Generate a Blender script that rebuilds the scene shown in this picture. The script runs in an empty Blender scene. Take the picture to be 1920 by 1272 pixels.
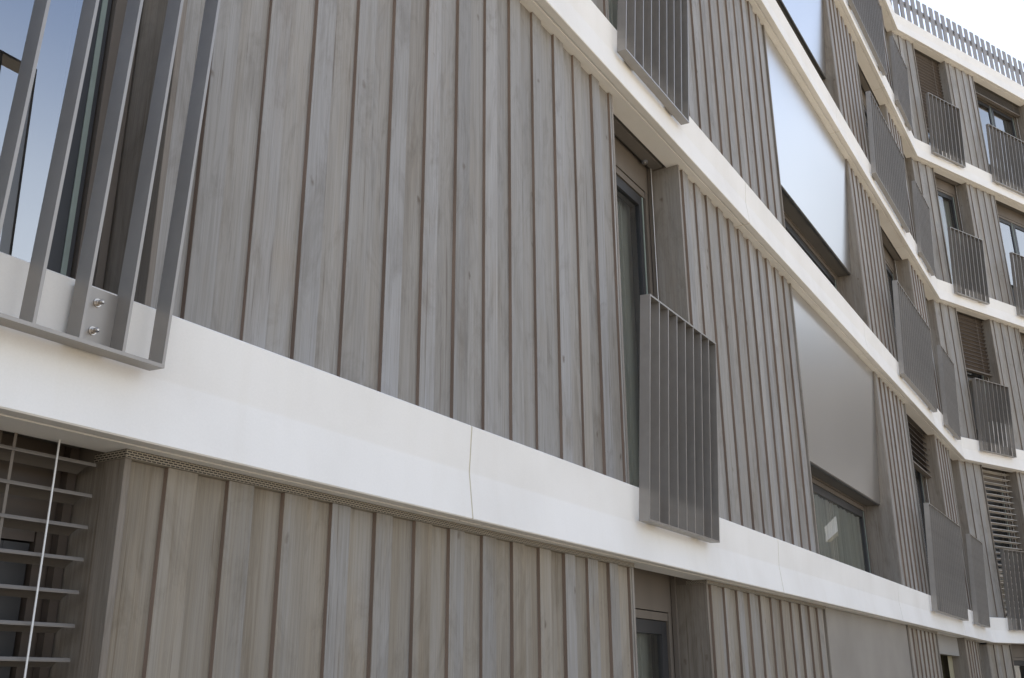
import bpy, math, random
from mathutils import Matrix, Vector
random.seed(7)
R = math.radians
scene = bpy.context.scene
COL = scene.collection

# ------------------------------------------------------------------ layout (metres; heights are local to the eye, ZO lifts them above the ground)
ZO = 1.75
BEND = R(23.79)
TB = math.tan(BEND / 2)
CORNER = 17.6                                   # where the wing bends, along wing A
ZB = [0.623, 3.496, 6.320, 9.110, 11.850]       # undersides of the white bands
BH = 0.378                                      # band height
WING = {'A': Matrix.Translation((0, 2.2, ZO)),
        'B': Matrix.Translation((CORNER, 2.2, ZO)) @ Matrix.Rotation(-BEND, 4, 'Z')}
ROOT_LOC = Vector((9.0, 6.0, 0.0))

# ------------------------------------------------------------------ materials
def new_mat(name):
    m = bpy.data.materials.new(name); m.use_nodes = True
    nt = m.node_tree
    return m, nt, nt.nodes['Principled BSDF']

def N(nt, t, **kw):
    n = nt.nodes.new(t)
    for k, v in kw.items(): setattr(n, k, v)
    return n

def ramp(nt, stops):
    r = N(nt, 'ShaderNodeValToRGB')
    e = r.color_ramp.elements
    while len(e) < len(stops): e.new(0.5)
    for el, (p, c) in zip(e, stops):
        el.position = p; el.color = (*c, 1) if len(c) == 3 else c
    return r

def math_node(nt, op, a=None, b=None, clamp=False):
    n = N(nt, 'ShaderNodeMath', operation=op, use_clamp=clamp)
    for i, v in enumerate((a, b)):
        if v is None: continue
        if isinstance(v, (int, float)): n.inputs[i].default_value = v
        else: nt.links.new(v, n.inputs[i])
    return n.outputs[0]

def mixc(nt, fac, a, b, mode='MIX'):
    n = N(nt, 'ShaderNodeMix', data_type='RGBA', blend_type=mode)
    for sock, v in ((n.inputs['Factor'], fac), (n.inputs['A'], a), (n.inputs['B'], b)):
        if isinstance(v, tuple): sock.default_value = (*v, 1)
        elif isinstance(v, (int, float)): sock.default_value = v
        else: nt.links.new(v, sock)
    return n.outputs['Result']

def wood_material(name, cols, warm, rough=0.62, bright=1.0):
    """weathered softwood: colour per board, long streaks, fine grain, a few knots"""
    m, nt, b = new_mat(name); L = nt.links
    tc = N(nt, 'ShaderNodeTexCoord')
    at = N(nt, 'ShaderNodeAttribute', attribute_name='board')
    sep = N(nt, 'ShaderNodeSeparateXYZ'); L.new(tc.outputs['Object'], sep.inputs[0])
    across = math_node(nt, 'ADD', sep.outputs['X'], sep.outputs['Y'])
    off = math_node(nt, 'MULTIPLY', at.outputs['Fac'], 37.0)
    def coord(sx, sz):
        c = N(nt, 'ShaderNodeCombineXYZ')
        L.new(math_node(nt, 'MULTIPLY', across, sx), c.inputs['X'])
        L.new(off, c.inputs['Y'])
        L.new(math_node(nt, 'MULTIPLY', sep.outputs['Z'], sz), c.inputs['Z'])
        return c.outputs[0]
    def noise(sx, sz, detail=4, dist=0.0, rg=.6):
        n = N(nt, 'ShaderNodeTexNoise'); n.inputs['Scale'].default_value = 1
        n.inputs['Detail'].default_value = detail; n.inputs['Distortion'].default_value = dist
        n.inputs['Roughness'].default_value = rg
        L.new(coord(sx, sz), n.inputs['Vector']); return n.outputs['Fac']
    streak = noise(9, .5, 5, .8)
    fine = noise(120, 1.7, 5, .5, .65)
    blotch = noise(5, 1.3, 4, .5)
    pores = noise(420, 9, 2)
    f = math_node(nt, 'ADD', math_node(nt, 'MULTIPLY', streak, .80), math_node(nt, 'MULTIPLY', at.outputs['Fac'], .32))
    f = math_node(nt, 'ADD', f, math_node(nt, 'MULTIPLY', math_node(nt, 'SUBTRACT', fine, .5), .24))
    rp = ramp(nt, cols); L.new(f, rp.inputs[0])
    wf = ramp(nt, [(.54, (0, 0, 0)), (.76, (1, 1, 1))]); L.new(blotch, wf.inputs[0])
    col = mixc(nt, math_node(nt, 'MULTIPLY', wf.outputs[0], .42), rp.outputs[0], warm)
    wide = noise(2.4, .35, 3, .4)
    g = math_node(nt, 'ADD', .875, math_node(nt, 'MULTIPLY', fine, .25))
    g = math_node(nt, 'MULTIPLY', g, math_node(nt, 'ADD', .95, math_node(nt, 'MULTIPLY', pores, .10)))
    g = math_node(nt, 'MULTIPLY', g, math_node(nt, 'ADD', .80, math_node(nt, 'MULTIPLY', wide, .40)))
    # darker growth-ring lines, blotchy weathering and short drying cracks
    rings = ramp(nt, [(.44, (1, 1, 1)), (.50, (.86, .85, .84)), (.56, (1, 1, 1))]); L.new(noise(34, .7, 3, 1.6), rings.inputs[0])
    stain = ramp(nt, [(.34, (.80, .785, .765)), (.50, (1, 1, 1))]); L.new(noise(6, 2.1, 6, 1.2, .7), stain.inputs[0])
    crack = ramp(nt, [(.665, (1, 1, 1)), (.70, (.72, .68, .64))]); L.new(noise(95, 1.4, 2, .2), crack.inputs[0])
    for layer in (rings, stain, crack): col = mixc(nt, 1.0, col, layer.outputs[0], 'MULTIPLY')
    bt = N(nt, 'ShaderNodeTexWhiteNoise', noise_dimensions='1D'); L.new(off, bt.inputs['W'])
    g = math_node(nt, 'MULTIPLY', g, math_node(nt, 'ADD', .90, math_node(nt, 'MULTIPLY', bt.outputs['Value'], .18)))
    gm = N(nt, 'ShaderNodeCombineColor')
    for i in range(3): L.new(g, gm.inputs[i])
    col = mixc(nt, 1.0, col, gm.outputs[0], 'MULTIPLY')
    # knots
    v = N(nt, 'ShaderNodeTexVoronoi'); v.inputs['Scale'].default_value = 1
    cv = N(nt, 'ShaderNodeCombineXYZ')
    L.new(math_node(nt, 'MULTIPLY', across, 7.5), cv.inputs['X']); L.new(off, cv.inputs['Y'])
    L.new(math_node(nt, 'MULTIPLY', sep.outputs['Z'], 4.6), cv.inputs['Z'])
    kn = N(nt, 'ShaderNodeTexNoise'); kn.inputs['Scale'].default_value = 30; L.new(tc.outputs['Object'], kn.inputs['Vector'])
    kd = N(nt, 'ShaderNodeVectorMath', operation='SCALE'); kd.inputs['Scale'].default_value = .16; L.new(kn.outputs['Color'], kd.inputs[0])
    ka = N(nt, 'ShaderNodeVectorMath', operation='ADD'); L.new(cv.outputs[0], ka.inputs[0]); L.new(kd.outputs[0], ka.inputs[1])
    L.new(ka.outputs[0], v.inputs['Vector'])
    kr = ramp(nt, [(.03, (1, 1, 1)), (.11, (0, 0, 0))]); L.new(v.outputs['Distance'], kr.inputs[0])
    pick = math_node(nt, 'GREATER_THAN', N(nt, 'ShaderNodeSeparateColor').outputs[0], .5)
    sc = nt.nodes[-2] if False else None
    sepc = [n for n in nt.nodes if n.type == 'SEPARATE_COLOR'][0]; L.new(v.outputs['Color'], sepc.inputs[0]); [n for n in nt.nodes if n.type == 'MATH' and n.operation == 'GREATER_THAN'][0].inputs[1].default_value = .42
    kf = math_node(nt, 'MULTIPLY', kr.outputs[0], math_node(nt, 'MULTIPLY', pick, .75))
    col = mixc(nt, kf, col, (.10, .075, .055))
    L.new(col, b.inputs['Base Color'])
    b.inputs['Roughness'].default_value = rough
    b.inputs['Specular IOR Level'].default_value = .3
    bp = N(nt, 'ShaderNodeBump'); bp.inputs['Strength'].default_value = .25; bp.inputs['Distance'].default_value = .004
    L.new(math_node(nt, 'ADD', fine, math_node(nt, 'MULTIPLY', streak, .5)), bp.inputs['Height'])
    L.new(bp.outputs[0], b.inputs['Normal'])
    return m

def plain(name, col, rough=.5, metal=0.0, var=.12, scale=6.0, bump=0.0, spec=.5, stretch=(1, 1, 1), detail=6, rv=.05):
    m, nt, b = new_mat(name); L = nt.links
    tc = N(nt, 'ShaderNodeTexCoord'); mp = N(nt, 'ShaderNodeMapping'); mp.inputs['Scale'].default_value = stretch
    L.new(tc.outputs['Object'], mp.inputs[0])
    n = N(nt, 'ShaderNodeTexNoise'); n.inputs['Scale'].default_value = scale; n.inputs['Detail'].default_value = detail
    L.new(mp.outputs[0], n.inputs['Vector'])
    lo = tuple(c * (1 - var) for c in col); hi = tuple(min(1, c * (1 + var)) for c in col)
    rp = ramp(nt, [(.3, lo), (.7, hi)]); L.new(n.outputs['Fac'], rp.inputs[0])
    L.new(rp.outputs[0], b.inputs['Base Color'])
    b.inputs['Metallic'].default_value = metal; b.inputs['Specular IOR Level'].default_value = spec
    rr = N(nt, 'ShaderNodeMapRange'); rr.inputs['To Min'].default_value = max(.02, rough - rv); rr.inputs['To Max'].default_value = rough + rv
    L.new(n.outputs['Fac'], rr.inputs['Value']); L.new(rr.outputs[0], b.inputs['Roughness'])
    if bump:
        n2 = N(nt, 'ShaderNodeTexNoise'); n2.inputs['Scale'].default_value = scale * 30; n2.inputs['Detail'].default_value = 4
        L.new(mp.outputs[0], n2.inputs['Vector'])
        bp = N(nt, 'ShaderNodeBump'); bp.inputs['Strength'].default_value = bump; bp.inputs['Distance'].default_value = .002
        L.new(n2.outputs['Fac'], bp.inputs['Height']); L.new(bp.outputs[0], b.inputs['Normal'])
    return m

def concrete_material():
    m, nt, b = new_mat('white_precast_concrete'); L = nt.links
    tc = N(nt, 'ShaderNodeTexCoord')
    n1 = N(nt, 'ShaderNodeTexNoise'); n1.inputs['Scale'].default_value = 1.6; n1.inputs['Detail'].default_value = 7
    n2 = N(nt, 'ShaderNodeTexNoise'); n2.inputs['Scale'].default_value = 160; n2.inputs['Detail'].default_value = 3
    mp = N(nt, 'ShaderNodeMapping'); mp.inputs['Scale'].default_value = (9, 9, .8)
    n3 = N(nt, 'ShaderNodeTexNoise'); n3.inputs['Scale'].default_value = 1.5; n3.inputs['Detail'].default_value = 5
    L.new(tc.outputs['Object'], n1.inputs['Vector']); L.new(tc.outputs['Object'], n2.inputs['Vector'])
    L.new(tc.outputs['Object'], mp.inputs[0]); L.new(mp.outputs[0], n3.inputs['Vector'])
    r1 = ramp(nt, [(.30, (.735, .725, .70)), (.55, (.79, .785, .765)), (.75, (.81, .805, .79))]); L.new(n1.outputs['Fac'], r1.inputs[0])
    r2 = ramp(nt, [(.28, (.985, .982, .975)), (.5, (1, 1, 1))]); L.new(n3.outputs['Fac'], r2.inputs[0])
    r3 = ramp(nt, [(.3, (.97, .97, .97)), (.7, (1, 1, 1))]); L.new(n2.outputs['Fac'], r3.inputs[0])
    c = mixc(nt, 1.0, r1.outputs[0], r2.outputs[0], 'MULTIPLY'); c = mixc(nt, 1.0, c, r3.outputs[0], 'MULTIPLY')
    L.new(c, b.inputs['Base Color']); b.inputs['Roughness'].default_value = .75; b.inputs['Specular IOR Level'].default_value = .25
    bp = N(nt, 'ShaderNodeBump'); bp.inputs['Strength'].default_value = .12; bp.inputs['Distance'].default_value = .001
    L.new(n2.outputs['Fac'], bp.inputs['Height']); L.new(bp.outputs[0], b.inputs['Normal'])
    return m

def glass_material(name, ior=2.0, tint=(.84, .88, .86)):
    m = bpy.data.materials.new(name); m.use_nodes = True
    nt = m.node_tree; nt.nodes.clear(); L = nt.links
    o = N(nt, 'ShaderNodeOutputMaterial'); mx = N(nt, 'ShaderNodeMixShader')
    fr = N(nt, 'ShaderNodeFresnel'); fr.inputs['IOR'].default_value = ior
    t = N(nt, 'ShaderNodeBsdfTransparent'); t.inputs[0].default_value = (*tint, 1)
    g = N(nt, 'ShaderNodeBsdfGlossy'); g.inputs['Roughness'].default_value = .012; g.inputs[0].default_value = (.95, .97, 1, 1)
    L.new(fr.outputs[0], mx.inputs[0]); L.new(t.outputs[0], mx.inputs[1]); L.new(g.outputs[0], mx.inputs[2]); L.new(mx.outputs[0], o.inputs[0])
    return m

def grille_material():
    m, nt, b = new_mat('perforated_metal_strip'); L = nt.links
    tc = N(nt, 'ShaderNodeTexCoord'); sep = N(nt, 'ShaderNodeSeparateXYZ'); L.new(tc.outputs['Object'], sep.inputs[0])
    c = N(nt, 'ShaderNodeCombineXYZ')
    L.new(math_node(nt, 'ADD', sep.outputs['X'], sep.outputs['Y']), c.inputs['X']); L.new(sep.outputs['Z'], c.inputs['Y'])
    br = N(nt, 'ShaderNodeTexBrick'); br.offset = .5
    br.inputs['Color1'].default_value = (.012, .011, .01, 1); br.inputs['Color2'].default_value = (.02, .018, .015, 1)
    br.inputs['Mortar'].default_value = (.33, .30, .25, 1); br.inputs['Scale'].default_value = 1
    br.inputs['Mortar Size'].default_value = .0016; br.inputs['Brick Width'].default_value = .0165; br.inputs['Row Height'].default_value = .0068
    br.inputs['Mortar Smooth'].default_value = .1
    L.new(c.outputs[0], br.inputs['Vector']); L.new(br.outputs['Color'], b.inputs['Base Color'])
    b.inputs['Roughness'].default_value = .6
    return m

GREY = [(.26, (.215, .198, .172)), (.42, (.258, .246, .226)), (.56, (.275, .269, .257)), (.70, (.287, .284, .279)), (.88, (.312, .315, .320))]
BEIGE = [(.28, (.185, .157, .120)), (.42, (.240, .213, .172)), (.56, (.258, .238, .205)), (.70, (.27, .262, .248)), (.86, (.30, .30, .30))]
M = {}
M['wood'] = wood_material('weathered_wood_boards', GREY, (.27, .232, .185))
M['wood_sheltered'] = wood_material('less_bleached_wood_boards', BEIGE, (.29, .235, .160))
M['wood_edge'] = plain('brown_board_edge', (.185, .138, .108), .75, var=.25, scale=9, stretch=(1, 1, .15))
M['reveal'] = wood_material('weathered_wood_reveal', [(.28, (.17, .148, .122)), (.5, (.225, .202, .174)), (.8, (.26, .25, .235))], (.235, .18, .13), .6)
M['band'] = concrete_material()
M['sealant'] = plain('beige_joint_sealant', (.50, .46, .365), .8, var=.1, scale=20)
M['rail'] = plain('grey_painted_steel', (.31, .293, .275), .42, .62, .06, 14, .05)
M['steel'] = plain('stainless_bolt', (.55, .52, .49), .32, 1.0, .05, 30)
M['panel'] = plain('satin_metal_sheet', (.605, .604, .60), .29, 1.0, .02, .8, detail=1, rv=.015)
M['panel_dull'] = plain('dull_metal_sheet', (.30, .288, .27), .5, .5, .12, 1.8)
M['frame'] = plain('brown_grey_frame', (.135, .118, .102), .45, .0, .12, 5, 0, .4, (1, 1, .2))
M['sash'] = plain('anthracite_sash', (.028, .029, .032), .4, .0, .1, 8)
M['seal'] = plain('pale_green_glass_edge', (.20, .245, .225), .5, 0, .1, 10)
M['glass'] = glass_material('window_glass', 2.5)
M['glass_coated'] = glass_material('coated_window_glass', 4.2, (.5, .6, .6))
M['room'] = plain('room_plaster', (.48, .48, .45), .9, 0, .08, 2)
M['curtain'] = plain('grey_curtain', (.62, .625, .60), .9, 0, .18, 30, 0, .2, (1, 1, .02))
M['blind_pale'] = plain('taupe_blind_slats', (.15, .138, .126), .5, .1, .06, 10)
M['blind_dark'] = plain('brown_blind_slats', (.075, .060, .050), .5, .1, .08, 10)
M['blind_light'] = plain('pale_grey_blind_slats', (.45, .43, .40), .5, .1, .06, 10)
M['cable'] = plain('steel_guide_wire', (.62, .63, .64), .4, .3, .02, 10)
M['grille'] = grille_material()
M['hull'] = plain('pale_render', (.42, .40, .37), .9, 0, .08, 1)
M['slab'] = plain('dark_soffit', (.10, .092, .082), .8, 0, .1, 3)
M['cream'] = plain('cream_render', (.27, .25, .17), .9, 0, .1, 2)
M['picket'] = plain('grey_violet_slat', (.25, .245, .248), .55, .1, .08, 4)
M['asphalt'] = plain('light_paving', (.35, .292, .208), .9, 0, .12, 1.5, .2)
M['white_render'] = plain('white_render', (.56, .55, .52), .9, 0, .05, .6)
M['grey_render'] = plain('grey_render', (.27, .265, .255), .9, 0, .08, .6)
M['dark_brick'] = plain('dark_brick', (.185, .178, .170), .9, 0, .15, 3)
M['white_plastic'] = plain('white_plastic', (.80, .80, .79), .35, 0, .03, 4)
M['fitting'] = plain('blue_grey_fitting', (.32, .35, .42), .3, .7, .05, 20)

# ------------------------------------------------------------------ mesh helpers
class MB:
    def __init__(s): s.v = []; s.f = []; s.mi = []; s.t = []; s.mats = []
    def slot(s, m):
        if m not in s.mats: s.mats.append(m)
        return s.mats.index(m)
    def poly(s, pts, m, tone=.5):
        i = len(s.v); s.v += [tuple(p) for p in pts]; s.f.append(tuple(range(i, i + len(pts))))
        s.mi.append(s.slot(m)); s.t.append(tone)
    def box(s, x0, x1, y0, y1, z0, z1, m, tone=.5, side=None, b=0.0):
        """axis box; `side` = another material for the two x faces; b = chamfer of the four upright front/back edges"""
        k = m; sd = side or m
        if b > 0:
            ring = [(x0 + b, y0), (x1 - b, y0), (x1, y0 + b), (x1, y1), (x0, y1), (x0, y0 + b)]
            n = len(ring)
            for i in range(n):
                a, c = ring[i], ring[(i + 1) % n]
                mm = sd if i in (2, 4) else k
                s.poly([(a[0], a[1], z0), (c[0], c[1], z0), (c[0], c[1], z1), (a[0], a[1], z1)], mm, tone)
            s.poly([(p[0], p[1], z1) for p in ring], k, tone); s.poly([(p[0], p[1], z0) for p in reversed(ring)], k, tone)
            return
        A, B, C, D = (x0, y0), (x1, y0), (x1, y1), (x0, y1)
        s.poly([(*A, z0), (*B, z0), (*B, z1), (*A, z1)], k, tone)
        s.poly([(*C, z0), (*D, z0), (*D, z1), (*C, z1)], k, tone)
        s.poly([(*B, z0), (*C, z0), (*C, z1), (*B, z1)], sd, tone)
        s.poly([(*D, z0), (*A, z0), (*A, z1), (*D, z1)], sd, tone)
        s.poly([(*A, z1), (*B, z1), (*C, z1), (*D, z1)], k, tone)
        s.poly([(*D, z0), (*C, z0), (*B, z0), (*A, z0)], k, tone)
    def loft(s, rings, m, tone=.5, cap=True):
        for a, b in zip(rings, rings[1:]):
            n = len(a)
            for i in range(n):
                j = (i + 1) % n
                s.poly([a[i], b[i], b[j], a[j]], m, tone)
        if cap: s.poly(list(rings[0]), m, tone); s.poly(list(reversed(rings[-1])), m, tone)
    def tube(s, p, q, r, m, n=8, r2=None):
        p, q = Vector(p), Vector(q); d = (q - p).normalized(); r2 = r if r2 is None else r2
        u = d.orthogonal().normalized(); w = d.cross(u)
        ring = lambda c, rr: [c + (u * math.cos(2 * math.pi * i / n) + w * math.sin(2 * math.pi * i / n)) * rr for i in range(n)]
        s.loft([ring(p, r), ring(q, r2)], m)
    def build(s, name, parent=None, mat=None, weld=False):
        me = bpy.data.meshes.new(name); me.from_pydata(s.v, [], s.f)
        for m in s.mats: me.materials.append(m)
        for p, i in zip(me.polygons, s.mi): p.material_index = i
        a = me.attributes.new('board', 'FLOAT', 'FACE'); a.data.foreach_set('value', s.t)
        me.update()
        o = bpy.data.objects.new(name, me); COL.objects.link(o)
        if parent is not None: o.parent = parent
        if mat is not None: o.matrix_local = mat
        return o

def thing(name, label, cat, mat=Matrix.Identity(4), group=None):
    o = bpy.data.objects.new(name, None); COL.objects.link(o); o.matrix_world = mat; o.empty_display_size = .2
    o['label'] = label; o['category'] = cat
    if group: o['group'] = group
    return o
def tag(o, label, cat, group=None):
    o['label'] = label; o['category'] = cat
    if group: o['group'] = group
def structure(o): o['kind'] = 'structure'; return o
def copy_tree(o, parent=None):
    c = o.copy(); COL.objects.link(c); c.parent = parent
    for ch in [x for x in bpy.data.objects if x.parent == o]: copy_tree(ch, c)
    return c

# ------------------------------------------------------------------ the building
bld = thing('apartment_building', 'grey timber clad apartment building with white concrete bands at every storey', 'building', Matrix.Translation(ROOT_LOC))
INV = Matrix.Translation(-ROOT_LOC)
def part(mb, name, wing): return mb.build(name, bld, INV @ WING[wing])
def sub(mb, name, par): return mb.build(name, par)

# white bands -------------------------------------------------------
def band_profile(z0, h=BH, deep=.197):
    e = .004
    return [(e, z0), (.048, z0), (.051, z0 + .010), (.061, z0 + .010), (.064, z0), (deep, z0), (deep, z0 + h), (.030, z0 + h + .004),
            (.008 + e, z0 + h), (.008, z0 + h - e), (.0185, z0 + h * .5 + .003), (.0185, z0 + h * .5 - .003), (0, z0 + e)]
def band(wing, x0, x1, z0, mitre=None, h=BH):
    mb = MB(); pr = band_profile(z0, h)
    ring = lambda x, mit: [(x + (y * TB if mit == 'end' else -y * TB if mit == 'start' else 0), y, z) for y, z in pr]
    n = max(1, int((x1 - x0) / 1.0))
    rs = []
    for i in range(n + 1):
        x = x0 + (x1 - x0) * i / n
        rs.append(ring(x, mitre if (mitre == 'end' and i == n) or (mitre == 'start' and i == 0) else None))
    mb.loft(rs, M['band'])
    return part(mb, 'concrete_band', wing)
JOINTS = [-4.6, -.66, 3.250, 7.165, 11.08, 14.99]
for z0 in ZB:
    g = .0045
    xs = JOINTS + [CORNER]
    for i in range(len(xs) - 1):
        last = i == len(xs) - 2
        o = band('A', xs[i] + g, xs[i + 1] - (0 if last else g), z0, 'end' if last else None)
        if not last:
            mb = MB(); pr = [(y + .0015 if y < .19 else y - .01, z + (.0012 if z < z0 + .02 else -.0012 if z > z0 + BH - .02 else 0)) for y, z in band_profile(z0)]
            x = xs[i + 1]
            mb.loft([[(x - g - .001, y, z) for y, z in pr], [(x + g + .001, y, z) for y, z in pr]], M['sealant'])
            sub(mb, 'joint_sealant', o)
    o = band('B', 0, 4.9, z0, 'start')
    mb = MB(); pr = [(y + .0015 if y < .19 else y - .01, z + (.0012 if z < z0 + .02 else -.0012 if z > z0 + BH - .02 else 0)) for y, z in band_profile(z0)]
    mb.loft([[(4.9 - .001, y, z) for y, z in pr], [(4.907 + .001, y, z) for y, z in pr]], M['sealant']); sub(mb, 'joint_sealant', o)
    band('B', 4.907, 9.5, z0)

# slabs, roof, back and end walls (they close the building so that no light leaks through)
for wing, x0, x1 in (('A', -4.6, CORNER + .9), ('B', -.9, 9.5)):
    for i, z0 in enumerate(ZB):
        mb = MB(); mb.box(x0, x1 - .002 * i, .199, 9.0 - .01 * i, z0 + .05, z0 + BH - .19, M['slab']); part(mb, 'floor_slab', wing)
    mb = MB(); mb.box(x0, x1, .25, 9.2, ZB[4] + BH, ZB[4] + BH + .14, M['hull']); part(mb, 'roof', wing)
mb = MB(); mb.box(-4.8, CORNER + 4, 9.02, 9.22, -ZO, ZB[4] + .3, M['hull']); mb.box(-4.85, -4.62, .16, 9.0, -ZO, ZB[4] + .3, M['hull']); part(mb, 'outer_wall', 'A')
mb = MB(); mb.box(-3.2, 9.7, 9.04, 9.3, -ZO, ZB[4] + .3, M['hull']); mb.box(9.52, 9.75, .16, 9.0, -ZO, ZB[4] + .3, M['hull']); part(mb, 'outer_wall', 'B')

# timber cladding ---------------------------------------------------
PITCH = .2323
def cladding(wing, x0, x1, z0, z1, phase, mit0=False, mit1=False):
    mb = MB(); rnd = random.Random(int(abs(x0 * 1000) + z0 * 77))
    yr, yb = .126, .110
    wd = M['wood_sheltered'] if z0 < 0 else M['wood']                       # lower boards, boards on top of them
    xa = x0; ya = yr
    # lower boards: one under each gap
    k0 = math.floor((x0 - phase) / PITCH) - 1
    k1 = math.ceil((x1 - phase) / PITCH) + 1
    for k in range(k0, k1 + 1):
        e = phase + k * PITCH + rnd.uniform(-.004, .004)           # left edge of a raised board
        w = PITCH * rnd.uniform(.40, .47)
        t1, t2 = rnd.uniform(.28, .95), rnd.uniform(.05, .68)
        a, c = max(x0, e), min(x1, e + w)
        if c - a > .01:
            dy = rnd.uniform(-.0012, .0012)
            mb.box(a, c, yb + dy, yr + .012, z0, z1, wd, t1, side=M['wood_edge'], b=.0016)
        a, c = max(x0, e + w - .03), min(x1, e + PITCH + .03)
        if c - a > .01:
            dy = rnd.uniform(0, .0012) + (k % 2) * .0015
            mb.box(a, c, yr + dy, yr + .018, z0, z1, wd, t2, side=M['wood_edge'])
    xl = x0 - (.12 * TB if mit0 else 0); xr_ = x1 + (.12 * TB if mit1 else 0)
    mb.box(xl, xr_, yr + .020, yr + .05, z0, z1, M['slab'])
    return part(mb, 'timber_cladding', wing)

GRID_A = 1.866
GRID_B = .165
OPEN_A = [(-.33, 1.72), (4.93, 5.963), (8.60, 11.80), (13.50, 15.50), (16.72, 17.578)]
OPEN_B = [(.635, 1.665), (2.64, 4.55), (6.6, 8.5)]
def level(f):       # floor -> (bottom, top)
    return (-ZO - .02 if f == 0 else ZB[f - 1] + BH + .002, ZB[f] - .0015)
RV = .022
for f in range(5):
    z0, z1 = level(f); zt = z1 - (.024 if f == 0 else 0)
    xs = [-4.55] + [v for o in OPEN_A for v in o]
    for i in range(0, len(xs) - 1, 2):
        a = xs[i] + (RV + .0015 if i else 0); b = xs[i + 1] - RV - .0015
        cladding('A', a, b, z0, zt, GRID_A)
        if f == 0:
            mb = MB()
            mb.box(a - RV - .004, b + RV + .004, .103, .135, zt + .0012, z1 + .0008, M['grille'])
            if i: mb.box(a - RV - .0035, a - RV + .012, .136, .24, zt + .0012, z1 + .0008, M['grille'])
            part(mb, 'vent_grille', 'A')
    xs = [0] + [v for o in OPEN_B for v in o] + [9.5]
    for i in range(0, len(xs) - 1, 2):
        a = xs[i] + (RV + .0015 if i else -.02); b = xs[i + 1] - RV - .0015
        cladding('B', a, b, z0, zt, GRID_B)
        if f == 0:
            mb = MB(); mb.box(a - (RV + .004 if i else 0), b + RV + .004, .103, .135, zt + .0012, z1 + .0008, M['grille']); part(mb, 'vent_grille', 'B')

# windows -----------------------------------------------------------
def room(par, s0, s1, z0, z1, y0=.42, y1=3.6, m=None):
    m = m or M['room']; mb = MB(); a, b = s0 - .35, s1 + .35
    zb = z0 - .18
    mb.poly([(a, y1, zb), (b, y1, zb), (b, y1, z1), (a, y1, z1)], m)
    mb.poly([(a, y0, zb), (a, y1, zb), (a, y1, z1), (a, y0, z1)], m)
    mb.poly([(b, y1, zb), (b, y0, zb), (b, y0, z1), (b, y1, z1)], m)
    mb.poly([(a, y0, z1), (a, y1, z1), (b, y1, z1), (b, y0, z1)], m)
    mb.poly([(a, y0, zb), (b, y0, zb), (b, y1, zb), (a, y1, zb)], m)
    mb.poly([(a, y0, zb), (s0 + .01, y0, zb), (s0 + .01, y0, z1), (a, y0, z1)], m)
    mb.poly([(s1 - .01, y0, zb), (b, y0, zb), (b, y0, z1), (s1 - .01, y0, z1)], m)
    sub(mb, 'room', par)

def curtain(par, a, b, z0, z1, y=.46):
    mb = MB(); n = max(8, int((b - a) / .025)); pts = [(a + (b - a) * i / n, y + .022 * math.sin(i * 1.35) + .01 * math.sin(i * .47)) for i in range(n + 1)]
    for p, q in zip(pts, pts[1:]):
        mb.poly([(p[0], p[1], z0), (q[0], q[1], z0), (q[0], q[1], z1), (p[0], p[1], z1)], M['curtain'])
        mb.poly([(p[0], p[1] + .004, z0), (q[0], q[1] + .004, z0), (q[0], q[1] + .004, z1), (p[0], p[1] + .004, z1)], M['curtain'])
    sub(mb, 'curtain', par)

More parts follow.
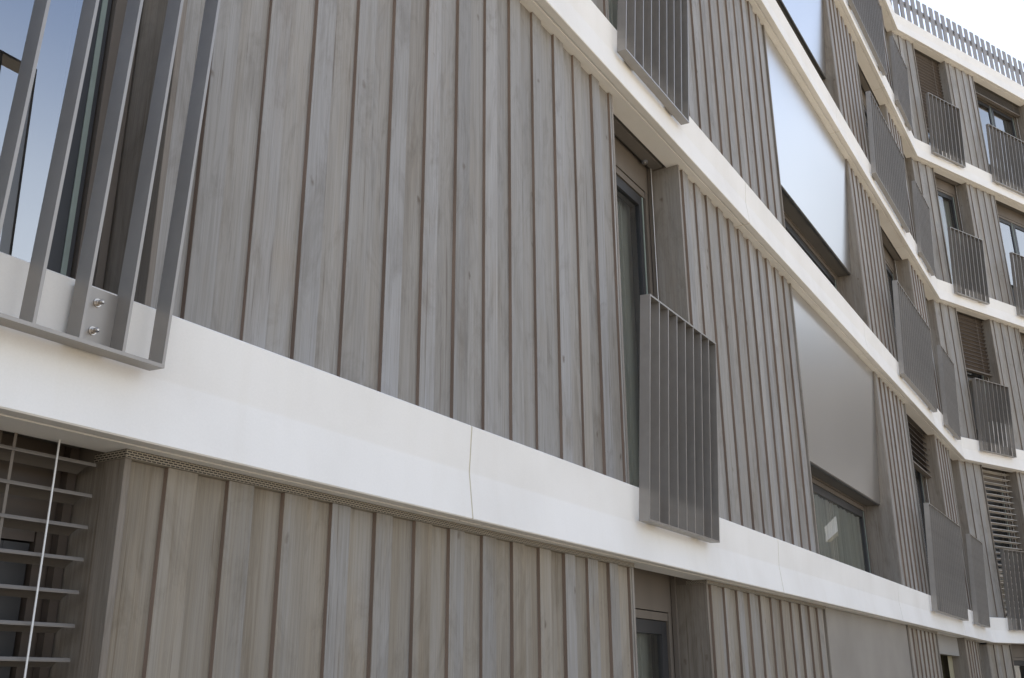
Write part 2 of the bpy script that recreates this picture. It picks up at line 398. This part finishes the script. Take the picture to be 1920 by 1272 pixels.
def window(wing, f, s0, s1, leaves=1, zt=None, glass='glass', cur=None, reveal_r=True, yf=.335, head=.19, m_frame='frame'):
    z0, zs = level(f)
    z1 = zs if zt is None else zt
    zb = z0 - (.17 if f else -.004)
    fm = M[m_frame]
    mb = MB(); y0, y1 = yf, yf + .075
    hz = z1 - head
    mb.box(s0 + .003, s0 + .080, y0, y1, zb, hz, fm); mb.box(s1 - .080, s1 - .003, y0, y1, zb, hz, fm)
    mb.box(s0 + .003, s1 - .003, y0 - .002, y1, hz, z1 + (.045 if zt is None else .0), fm)
    mb.box(s0 + .083, s1 - .083, y0 + .004, y1, hz - .052, hz - .006, fm)
    mb.box(s0 + .083, s1 - .083, y0 + .004, y1, zb, zb + .09, fm)
    mb.box(s0 + .083, s1 - .083, y0 + .03, y1, hz - .006, hz, M['sash'])
    if zt is None: mb.box(s1 - .036, s1 - .009, y0 - .034, y0 - .006, zb, z1 + .04, fm); mb.box(s0 + .009, s0 + .036, y0 - .034, y0 - .006, zb, z1 + .04, fm)
    w = part(mb, 'window', wing)
    # sashes and panes
    za, zc = zb + .094, hz - .056
    inner0, inner1 = s0 + .088, s1 - .088
    lw = (inner1 - inner0) / leaves
    sm = MB()
    for k in range(leaves):
        a, c = inner0 + lw * k + (.003 if k else 0), inner0 + lw * (k + 1) - (.003 if k < leaves - 1 else 0)
        ys, ye = y0 + .014, y1 + .012
        sm.box(a, a + .075, ys, ye, za, zc, M['sash']); sm.box(c - .075, c, ys, ye, za, zc, M['sash'])
        sm.box(a + .076, c - .076, ys, ye, zc - .075, zc, M['sash']); sm.box(a + .076, c - .076, ys, ye, za, za + .085, M['sash'])
        if f: sm.box(c - .034, c - .016, ys - .004, ys - .0005, za, zc, M['seal'])
        pm = MB(); pm.poly([(a + .07, y0 + .03, za + .08), (c - .07, y0 + .03, za + .08), (c - .07, y0 + .03, zc - .07), (a + .07, y0 + .03, zc - .07)], M[glass])
        sub(pm, 'pane', w)
    sub(sm, 'sash', w)
    # timber reveals
    zr = zs - (.024 if f == 0 else 0)
    for side in ((0, 1) if reveal_r else (0,)):
        rm = MB(); t = random.random()
        a = s1 if side else s0 - RV
        rm.box(a, a + RV, .1075, .42, z0, zr, M['reveal'], t, b=.0015)
        rm.box(a, a + RV, .2, .42, zr + .0006, zs + .048, M['frame'])
        sub(rm, 'reveal', w)
    room(w, s0, s1, z0, zs)
    if cur: curtain(w, s0 + cur[0], s0 + cur[1], z0 + .02, z1 - .15)
    return w

for f in range(5):
    glass_l = 'glass_coated'
    window('A', f, *OPEN_A[0], leaves=2, glass='glass_coated' if f else 'glass', m_frame='frame' if f else 'blind_dark')
    window('A', f, *OPEN_A[1], cur=(.0, .95))
    if f > 0:
        zb2 = ZB[f] - 1.549
        window('A', f, *OPEN_A[2], zt=zb2 + .045, leaves=1, yf=.39, head=.075, cur=(.1, 3.1))
    else:
        window('A', f, *OPEN_A[2], leaves=2, yf=.39)
    if f > 0:
        window('A', f, *OPEN_A[3], leaves=2)
    window('A', f, *OPEN_A[4])
    window('B', f, *OPEN_B[0], cur=(.3, .95) if f == 3 else None)
    window('B', f, *OPEN_B[1], leaves=2, glass='glass_coated', cur=(1.25, 1.85) if f == 4 else None)
    window('B', f, *OPEN_B[2], leaves=2)

# ground floor entrance: an open recess with a grey lintel and cream walls
s0, s1 = OPEN_A[3]; z0, z1 = level(0)
mb = MB(); mb.box(s0 + .002, s1 - .002, .20, .29, z1 - .24, z1 + .04, M['grey_render']); en = part(mb, 'entrance', 'A')
room(en, s0 + .34, s1 - .34, z0, z1 - .1, y0=.30, y1=1.7, m=M['cream'])
for side in (0, 1):
    rm = MB(); a = s1 if side else s0 - RV
    rm.box(a, a + RV, .1075, .42, z0, z1 - .024, M['reveal'], .3, b=.0015); sub(rm, 'reveal', en)

# ------------------------------------------------------------------ metal spandrel panels in front of the wide windows
def metal_panel(f, label):
    s0, s1 = OPEN_A[2]; s0 += .004; s1 -= .004
    z1 = ZB[f] - .004
    base = WING['A'] @ Matrix.Translation(((s0 + s1) / 2, .122, z1))
    t = thing('metal_panel', label, 'metal panel', base, 'metal panels in the wide windows')
    hw = (s1 - s0) / 2
    h, d = (1.549, .109) if f else (z1 + ZO, 0.0)
    mat = M['panel'] if f else M['panel_dull']
    mb = MB(); nx, nz = 16, 10
    rnd = random.Random(f + 3); wob = [[0.0 for _ in range(nz + 1)] for _ in range(nx + 1)]
    P = lambda i, j: (-hw + 2 * hw * i / nx, d * j / nz + wob[i][j], -h * j / nz)
    vs = {}
    me_v = []; me_f = []
    for i in range(nx + 1):
        for j in range(nz + 1): vs[i, j] = len(me_v); me_v.append(P(i, j))
    for i in range(nx):
        for j in range(nz): me_f.append((vs[i, j], vs[i, j + 1], vs[i + 1, j + 1], vs[i + 1, j]))
    me = bpy.data.meshes.new('sheet'); me.from_pydata(me_v, [], me_f); me.materials.append(mat)
    for p in me.polygons: p.use_smooth = True
    o = bpy.data.objects.new('sheet', me); COL.objects.link(o); o.parent = t
    if f:
        mb = MB()        # folded lip and dark underside reaching back to the window frame
        mb.poly([(-hw, d, -h), (hw, d, -h), (hw, d + .004, -h - .012), (-hw, d + .004, -h - .012)], M['slab'])
        mb.box(-hw, hw, d + .0045, .39 - .122, -h - .012, -h - .002, M['slab'])
        mb.box(-hw + .004, hw - .004, d + .012, d + .024, -h - .020, -h - .012, M['sash'])
        mb.build('underside', t)
metal_panel(0, 'flat dull brown grey metal sheet filling the ground floor opening below the lowest white band')
metal_panel(1, 'large satin grey metal panel with a pale gleam at its upper left corner')
metal_panel(2, 'pale sky reflecting metal panel between the second and third white bands')
metal_panel(3, 'light blue sky reflecting metal panel cut off by the top edge of the photo')

# ------------------------------------------------------------------ guard railings
FIN, RD, RH = .009, .060, 1.25
def make_rail(width, gaps):
    root = bpy.data.objects.new('guard_railing', None); COL.objects.link(root); root.empty_display_size = .2
    root['category'] = 'railing'; root['group'] = 'steel guard railings in front of the windows'
    bar = MB(); bar.box(-FIN / 2, FIN / 2, -RD, 0, .0102, RH - .0102, M['rail'])
    first = None
    for i in range(gaps + 1):
        x = FIN / 2 + (width - FIN) * i / gaps
        if first is None: first = bar.build('bar', root); o = first
        else: o = first.copy(); COL.objects.link(o); o.parent = root
        o.location = (x, 0, 0)
    for nm, z in (('bottom_rail', 0), ('top_rail', RH - .010)):
        mb = MB(); mb.box(0, width, -RD - .0006, .0006, z, z + .010, M['rail']); mb.build(nm, root)
    st = (width - FIN) / gaps
    for k in (1, gaps - 2):
        xa = FIN + st * k + .0003; xb = xa + st - FIN - .0006
        mb = MB(); mb.box(xa, xb, -.006, .013, .0105, .168, M['rail']); br = mb.build('bracket', root)
        for z in (.055, .131):
            xc = (xa + xb) / 2
            b = MB(); b.tube((xc, -.0062, z), (xc, -.009, z), .0115, M['steel'], 14)
            b.tube((xc, -.009, z), (xc, -.016, z), .0085, M['steel'], 6)
            b.tube((xc, -.016, z), (xc, -.027, z), .0066, M['steel'], 12); b.tube((xc, -.027, z), (xc, -.031, z), .0066, M['steel'], 12, .003)
            b.build('bolt', br)
    return root
PROTO = {}
LEAN = R(3.3)
def rail(wing, f, s0, width, gaps, label):
    key = (round(width, 3), gaps)
    if key not in PROTO: PROTO[key] = o = make_rail(width, gaps)
    else: o = copy_tree(PROTO[key])
    o.matrix_world = WING[wing] @ Matrix.Translation((s0, -.001, ZB[f - 1] + .194)) @ Matrix.Rotation(LEAN, 4, 'X')
    o['label'] = label
W1, W2, W3 = (1.005, 8), (2.215, 17), (1.16, 9)
rail('A', 1, -.354, 2.034, 16, 'nearest steel railing at the left edge before a window mirroring blue sky')
rail('A', 1, 4.787, *W1, 'narrow steel railing on the lowest white band before a tall narrow window, mid photo')
rail('A', 2, 4.787, *W1, 'narrow steel railing cut off by the top edge, on the second white band')
rail('A', 1, 12.74, *W2, 'wide dark steel railing on the lowest white band, right of the satin grey panel')
rail('A', 1, 15.80, *W3, 'narrow dark railing on the lowest white band, right beside the bend of the building')
rail('A', 2, 12.74, *W2, 'wide closely barred railing on the second white band right of the pale metal panel')
rail('A', 2, 15.80, *W3, 'narrow railing beside the bend of the building on the second white band')
rail('A', 3, 12.74, *W2, 'wide closely barred railing on the third white band, below the fourth band')
rail('A', 3, 15.80, *W3, 'narrow railing beside the bend of the building on the third white band')
rail('A', 4, 12.74, *W2, 'topmost wide railing on the near wing, cut off by the top of the photo')
rail('A', 4, 15.80, *W3, 'topmost narrow railing beside the bend, just below the roof band')
rail('B', 1, .455, *W1, 'far wing railing on the lowest band before a window covered by pale open slats')
rail('B', 2, .455, *W1, 'railing on the second band of the far wing, below a half lowered brown blind')
rail('B', 3, .455, *W1, 'railing on the third band of the far wing before a narrow window without a blind')
rail('B', 4, .455, *W1, 'top railing of the far wing before a narrow window with lowered brown blind')
rail('B', 3, 2.44, *W2, 'railing at the right edge on the far wing third band before a double window')
rail('B', 4, 2.44, *W2, 'wide railing at the right edge before the double window under the roof band')

# ------------------------------------------------------------------ blinds
def blind(wing, f, s0, s1, drop, label, pitch=.082, mat=None, depth=.075, tilt=12, dark=False, y=.262, cables=True, head=True, z_top=None):
    z0, z1 = level(f)
    z1 = z1 if z_top is None else z_top
    m = M[mat] if mat else M['blind_dark'] if dark else M['blind_pale']
    t = thing('window_blind', label, 'blind', WING[wing] @ Matrix.Translation(((s0 + s1) / 2, y, z1)), 'slatted blinds outside the windows')
    hw = (s1 - s0) / 2 - .012
    if head:
        mb = MB(); mb.box(-hw, hw, -.060, .060, .018, .046, M['slab']); mb.build('head_rail', t)
    if drop > .1:
        mb = MB(); n = int(drop / pitch); ta = R(tilt)
        for i in range(n):
            zc = -.045 - i * pitch; prof = []
            k = 6
            for j in range(k + 1):
                u = j / k - .5
                prof.append((u * depth * math.cos(ta) , u * depth * math.sin(ta) + .008 * (1 - 4 * u * u)))
            prof[0] = (prof[0][0], prof[0][1]); lip = (prof[0][0] - .002, prof[0][1] - .006)
            top = [lip] + prof
            bot = [(a, b - .0035) for a, b in top]
            ring = lambda x: [(x, a, zc + b) for a, b in top] + [(x, a, zc + b) for a, b in reversed(bot)]
            mb.loft([ring(-hw), ring(hw)], m)
        mb.build('slats', t)
        mb = MB(); zz = -.045 - n * pitch
        mb.box(-hw, hw, -.038, .038, zz - .012, zz + .010, M['frame']); mb.build('bottom_bar', t)
        for x in (-hw * .72, hw - .24):
            for yy in (-.034, .034):
                mb = MB(); mb.box(x - .004, x + .004, yy - .0008, yy + .0008, zz, .02, M['frame']); mb.build('ladder_tape', t)
    else:
        mb = MB(); mb.box(-hw, hw, -.040, .040, .003, .0175, m); mb.build('folded_slats', t)
    if cables:
        for x in (-hw + .13, hw - .13) if drop > .1 and f == 0 else (-hw + .03, hw - .03):
            mb = MB(); mb.tube((x, -.055 if f == 0 else .036, .018), (x, -.055 if f == 0 else .036, z0 - z1), .0028, M['cable'], 8); mb.build('guide_wire', t)
    return t
blind('A', 0, -.33, 1.70, 2.1, 'ground floor blind of wide open taupe slats with pale guide wire, lower left', pitch=.0845, depth=.078, tilt=-13, y=.225)
blind('A', 1, 4.93, 5.963, 0, 'folded up dark blind above the tall narrow window in the middle')
blind('A', 1, 13.5, 15.5, .62, 'short brown blind pulled partway down above the lowest wide railing right of grey panel', dark=True)
blind('A', 2, 13.5, 15.5, 0, 'folded up blind above the wide railing on the second white band')
blind('A', 3, 13.5, 15.5, 0, 'folded up blind above the wide railing on the third white band')
blind('B', 1, .635, 1.665, 2.4, 'fully lowered blind of pale open slats on the far wing near the right edge', pitch=.098, depth=.07, tilt=-14, mat='blind_light')
blind('B', 2, .635, 1.665, 1.06, 'half lowered brown blind with a grey bottom bar on the far wing', pitch=.072, depth=.07, tilt=-44, dark=True)
blind('B', 4, .635, 1.665, 1.75, 'brown blind lowered behind the top railing of the far wing', pitch=.072, depth=.07, tilt=-50, dark=True)
blind('B', 4, 2.64, 4.55, .20, 'bundled brown blind under the roof band above the double window', pitch=.03, depth=.08, tilt=0)
blind('B', 3, .635, 1.665, 0, 'folded up blind above the narrow far wing window between third and fourth bands')
# small round fitting under the folded blind
mb = MB(); mb.tube((5.80, .29, level(1)[1] + .01), (5.80, .29, level(1)[1] - .012), .022, M['fitting'], 14); mb.tube((5.80, .29, level(1)[1] - .012), (5.80, .29, level(1)[1] - .022), .012, M['steel'], 10)
part(mb, 'blind_fitting', 'A')

# pale box behind a far wing railing
t = thing('storage_box', 'pale box standing behind the far wing railing on the second band', 'box', WING['B'] @ Matrix.Translation((1.34, .12, ZB[1] + BH + .005)))
mb = MB(); mb.loft([[(-.24, -.05, 0), (.24, -.05, 0), (.24, .05, 0), (-.24, .05, 0)], [(-.25, -.062, .40), (.25, -.062, .40), (.25, .062, .40), (-.25, .062, .40)]], M['white_plastic']); mb.build('body', t)
mb = MB(); mb.box(-.26, .26, -.07, .066, .4005, .425, M['white_plastic']); mb.build('lid', t)

# ------------------------------------------------------------------ slatted screen on the roof edge
def roof_screen(wing, x0, x1, label):
    zc = ZB[4] + BH
    t = thing('roof_fence', label, 'fence', WING[wing] @ Matrix.Translation((x0, .035, zc)), 'slatted screens along the roof edge')
    pk = MB(); pk.box(-.056, .056, -.010, .010, .012, .69, M['picket'])
    proto = None; n = int((x1 - x0) / .203)
    for i in range(n + 1):
        if proto is None: proto = pk.build('slat', t); o = proto
        else: o = proto.copy(); COL.objects.link(o); o.parent = t
        o.location = (i * .203 + .05, random.uniform(-.004, .004), random.uniform(-.006, .006))
    mb = MB(); mb.box(0, x1 - x0, .0165, .045, .37, .48, M['picket']); mb.build('rail', t)
    for i in range(0, n + 1, 7):
        mb = MB(); x = i * .203 + .05 + .075; mb.box(x - .02, x + .055, .018, .07, .0, .47, M['picket']); mb.build('post', t)
roof_screen('A', 13.4, CORNER - .02, 'slatted grey screen on the roof edge of the near wing, left of the bend')
roof_screen('B', .05, 8.6, 'long slatted grey screen standing on the roof band of the far wing')

# ------------------------------------------------------------------ street and the buildings mirrored in glass and metal
mb = MB(); mb.poly([(-400, -400, 0), (400, -400, 0), (400, 400, 0), (-400, 400, 0)], M['asphalt']); structure(mb.build('street'))
def block(x0, x1, y0, y1, h, m, label, rows=3):
    t = thing('neighbour_building', label, 'building', Matrix.Translation((x0, y0, 0)))
    mb = MB(); mb.box(0, x1 - x0, 0, y1 - y0, 0, h, m); mb.build('wall', t)
    mb = MB(); mb.box(-.3, x1 - x0 + .3, -.3, y1 - y0 + .3, h + .001, h + .35, M['hull']); mb.build('roof', t)
    n = int((x1 - x0) / 3)
    for r in range(rows):
        for i in range(n):
            x = 1.2 + i * 3; z = 1.2 + r * 2.9
            mb = MB(); mb.box(x, x + 1.2, y1 - y0 - .08, y1 - y0 + .02, z, z + 1.5, M['sash']); mb.build('window', t)
block(30, 42, -40, -7, 11.9, M['dark_brick'], 'dark brick block across the street, seen only mirrored in the satin grey panel')
block(50, 100, -10.2, -6, 20.0, M['dark_brick'], 'taller dark brick block further down the street, seen only mirrored in metal panels', 5)
block(27, 33, -16, -9.5, 4.6, M['white_render'], 'low white building across the street, seen only mirrored in the window glass', 1)

# ------------------------------------------------------------------ sun, sky, camera
SUN_EL, SUN_AZ = R(66), math.atan2(.8, .55)          # behind the building, to the right
w = bpy.data.worlds.new('World'); scene.world = w; w.use_nodes = True
nt = w.node_tree; bg = nt.nodes['Background']
sky = nt.nodes.new('ShaderNodeTexSky'); sky.sky_type = 'NISHITA'; sky.sun_disc = False
sky.sun_elevation = SUN_EL; sky.sun_rotation = math.pi / 2 - SUN_AZ
sky.air_density = 1.0; sky.dust_density = 2.5; sky.ozone_density = 1.0
hs = nt.nodes.new('ShaderNodeHueSaturation'); hs.inputs['Saturation'].default_value = .88   # thin high haze whitens the blue
nt.links.new(sky.outputs[0], hs.inputs['Color']); 
tcw = nt.nodes.new('ShaderNodeTexCoord'); sz = nt.nodes.new('ShaderNodeSeparateXYZ'); nt.links.new(tcw.outputs['Generated'], sz.inputs[0])
cn = nt.nodes.new('ShaderNodeTexNoise'); cn.inputs['Scale'].default_value = 2.2; cn.inputs['Detail'].default_value = 6
nt.links.new(tcw.outputs['Generated'], cn.inputs['Vector'])
hz = math_node(nt, 'ADD', sz.outputs['Z'], math_node(nt, 'MULTIPLY', math_node(nt, 'SUBTRACT', cn.outputs['Fac'], .5), .13))
mr = nt.nodes.new('ShaderNodeMapRange'); mr.interpolation_type = 'SMOOTHSTEP'
mr.inputs['From Min'].default_value = .34; mr.inputs['From Max'].default_value = .62; mr.inputs['To Min'].default_value = .92; mr.inputs['To Max'].default_value = 0
nt.links.new(hz, mr.inputs['Value'])
nt.links.new(mixc(nt, mr.outputs[0], hs.outputs[0], (4.5, 4.88, 5.38)), bg.inputs[0])   # bright summer haze low in the sky
bg.inputs[1].default_value = .15
sd = bpy.data.lights.new('sun', 'SUN'); sd.energy = 4.2; sd.angle = R(.53); sd.color = (1, .95, .87)
so = bpy.data.objects.new('sun', sd); COL.objects.link(so)
d = Vector((math.cos(SUN_EL) * math.cos(SUN_AZ), math.cos(SUN_EL) * math.sin(SUN_AZ), math.sin(SUN_EL)))
so.rotation_euler = d.to_track_quat('Z', 'Y').to_euler(); so.location = d * 60

cam = bpy.data.cameras.new('camera'); cam.sensor_width = 36; cam.lens = 1875.93 / 1920 * 36; cam.clip_end = 2000; cam.clip_start = .05
co = bpy.data.objects.new('camera', cam); COL.objects.link(co)
rt = Vector((.5286406, -.84882945, -.00526216)); up = Vector((-.27700758, -.17837012, .94416678)); fw = Vector((.80237518, .49766723, .32942587))
co.matrix_world = Matrix(((rt.x, up.x, -fw.x, 0), (rt.y, up.y, -fw.y, 0), (rt.z, up.z, -fw.z, ZO), (0, 0, 0, 1)))
scene.camera = co
vs = scene.view_settings
vs.view_transform = 'Standard'; vs.look = 'None'; vs.exposure = 1.14; vs.gamma = 1; vs.use_curve_mapping = False
scene.cycles.max_bounces = 10; scene.cycles.transparent_max_bounces = 12
scene.cycles.use_denoising = True
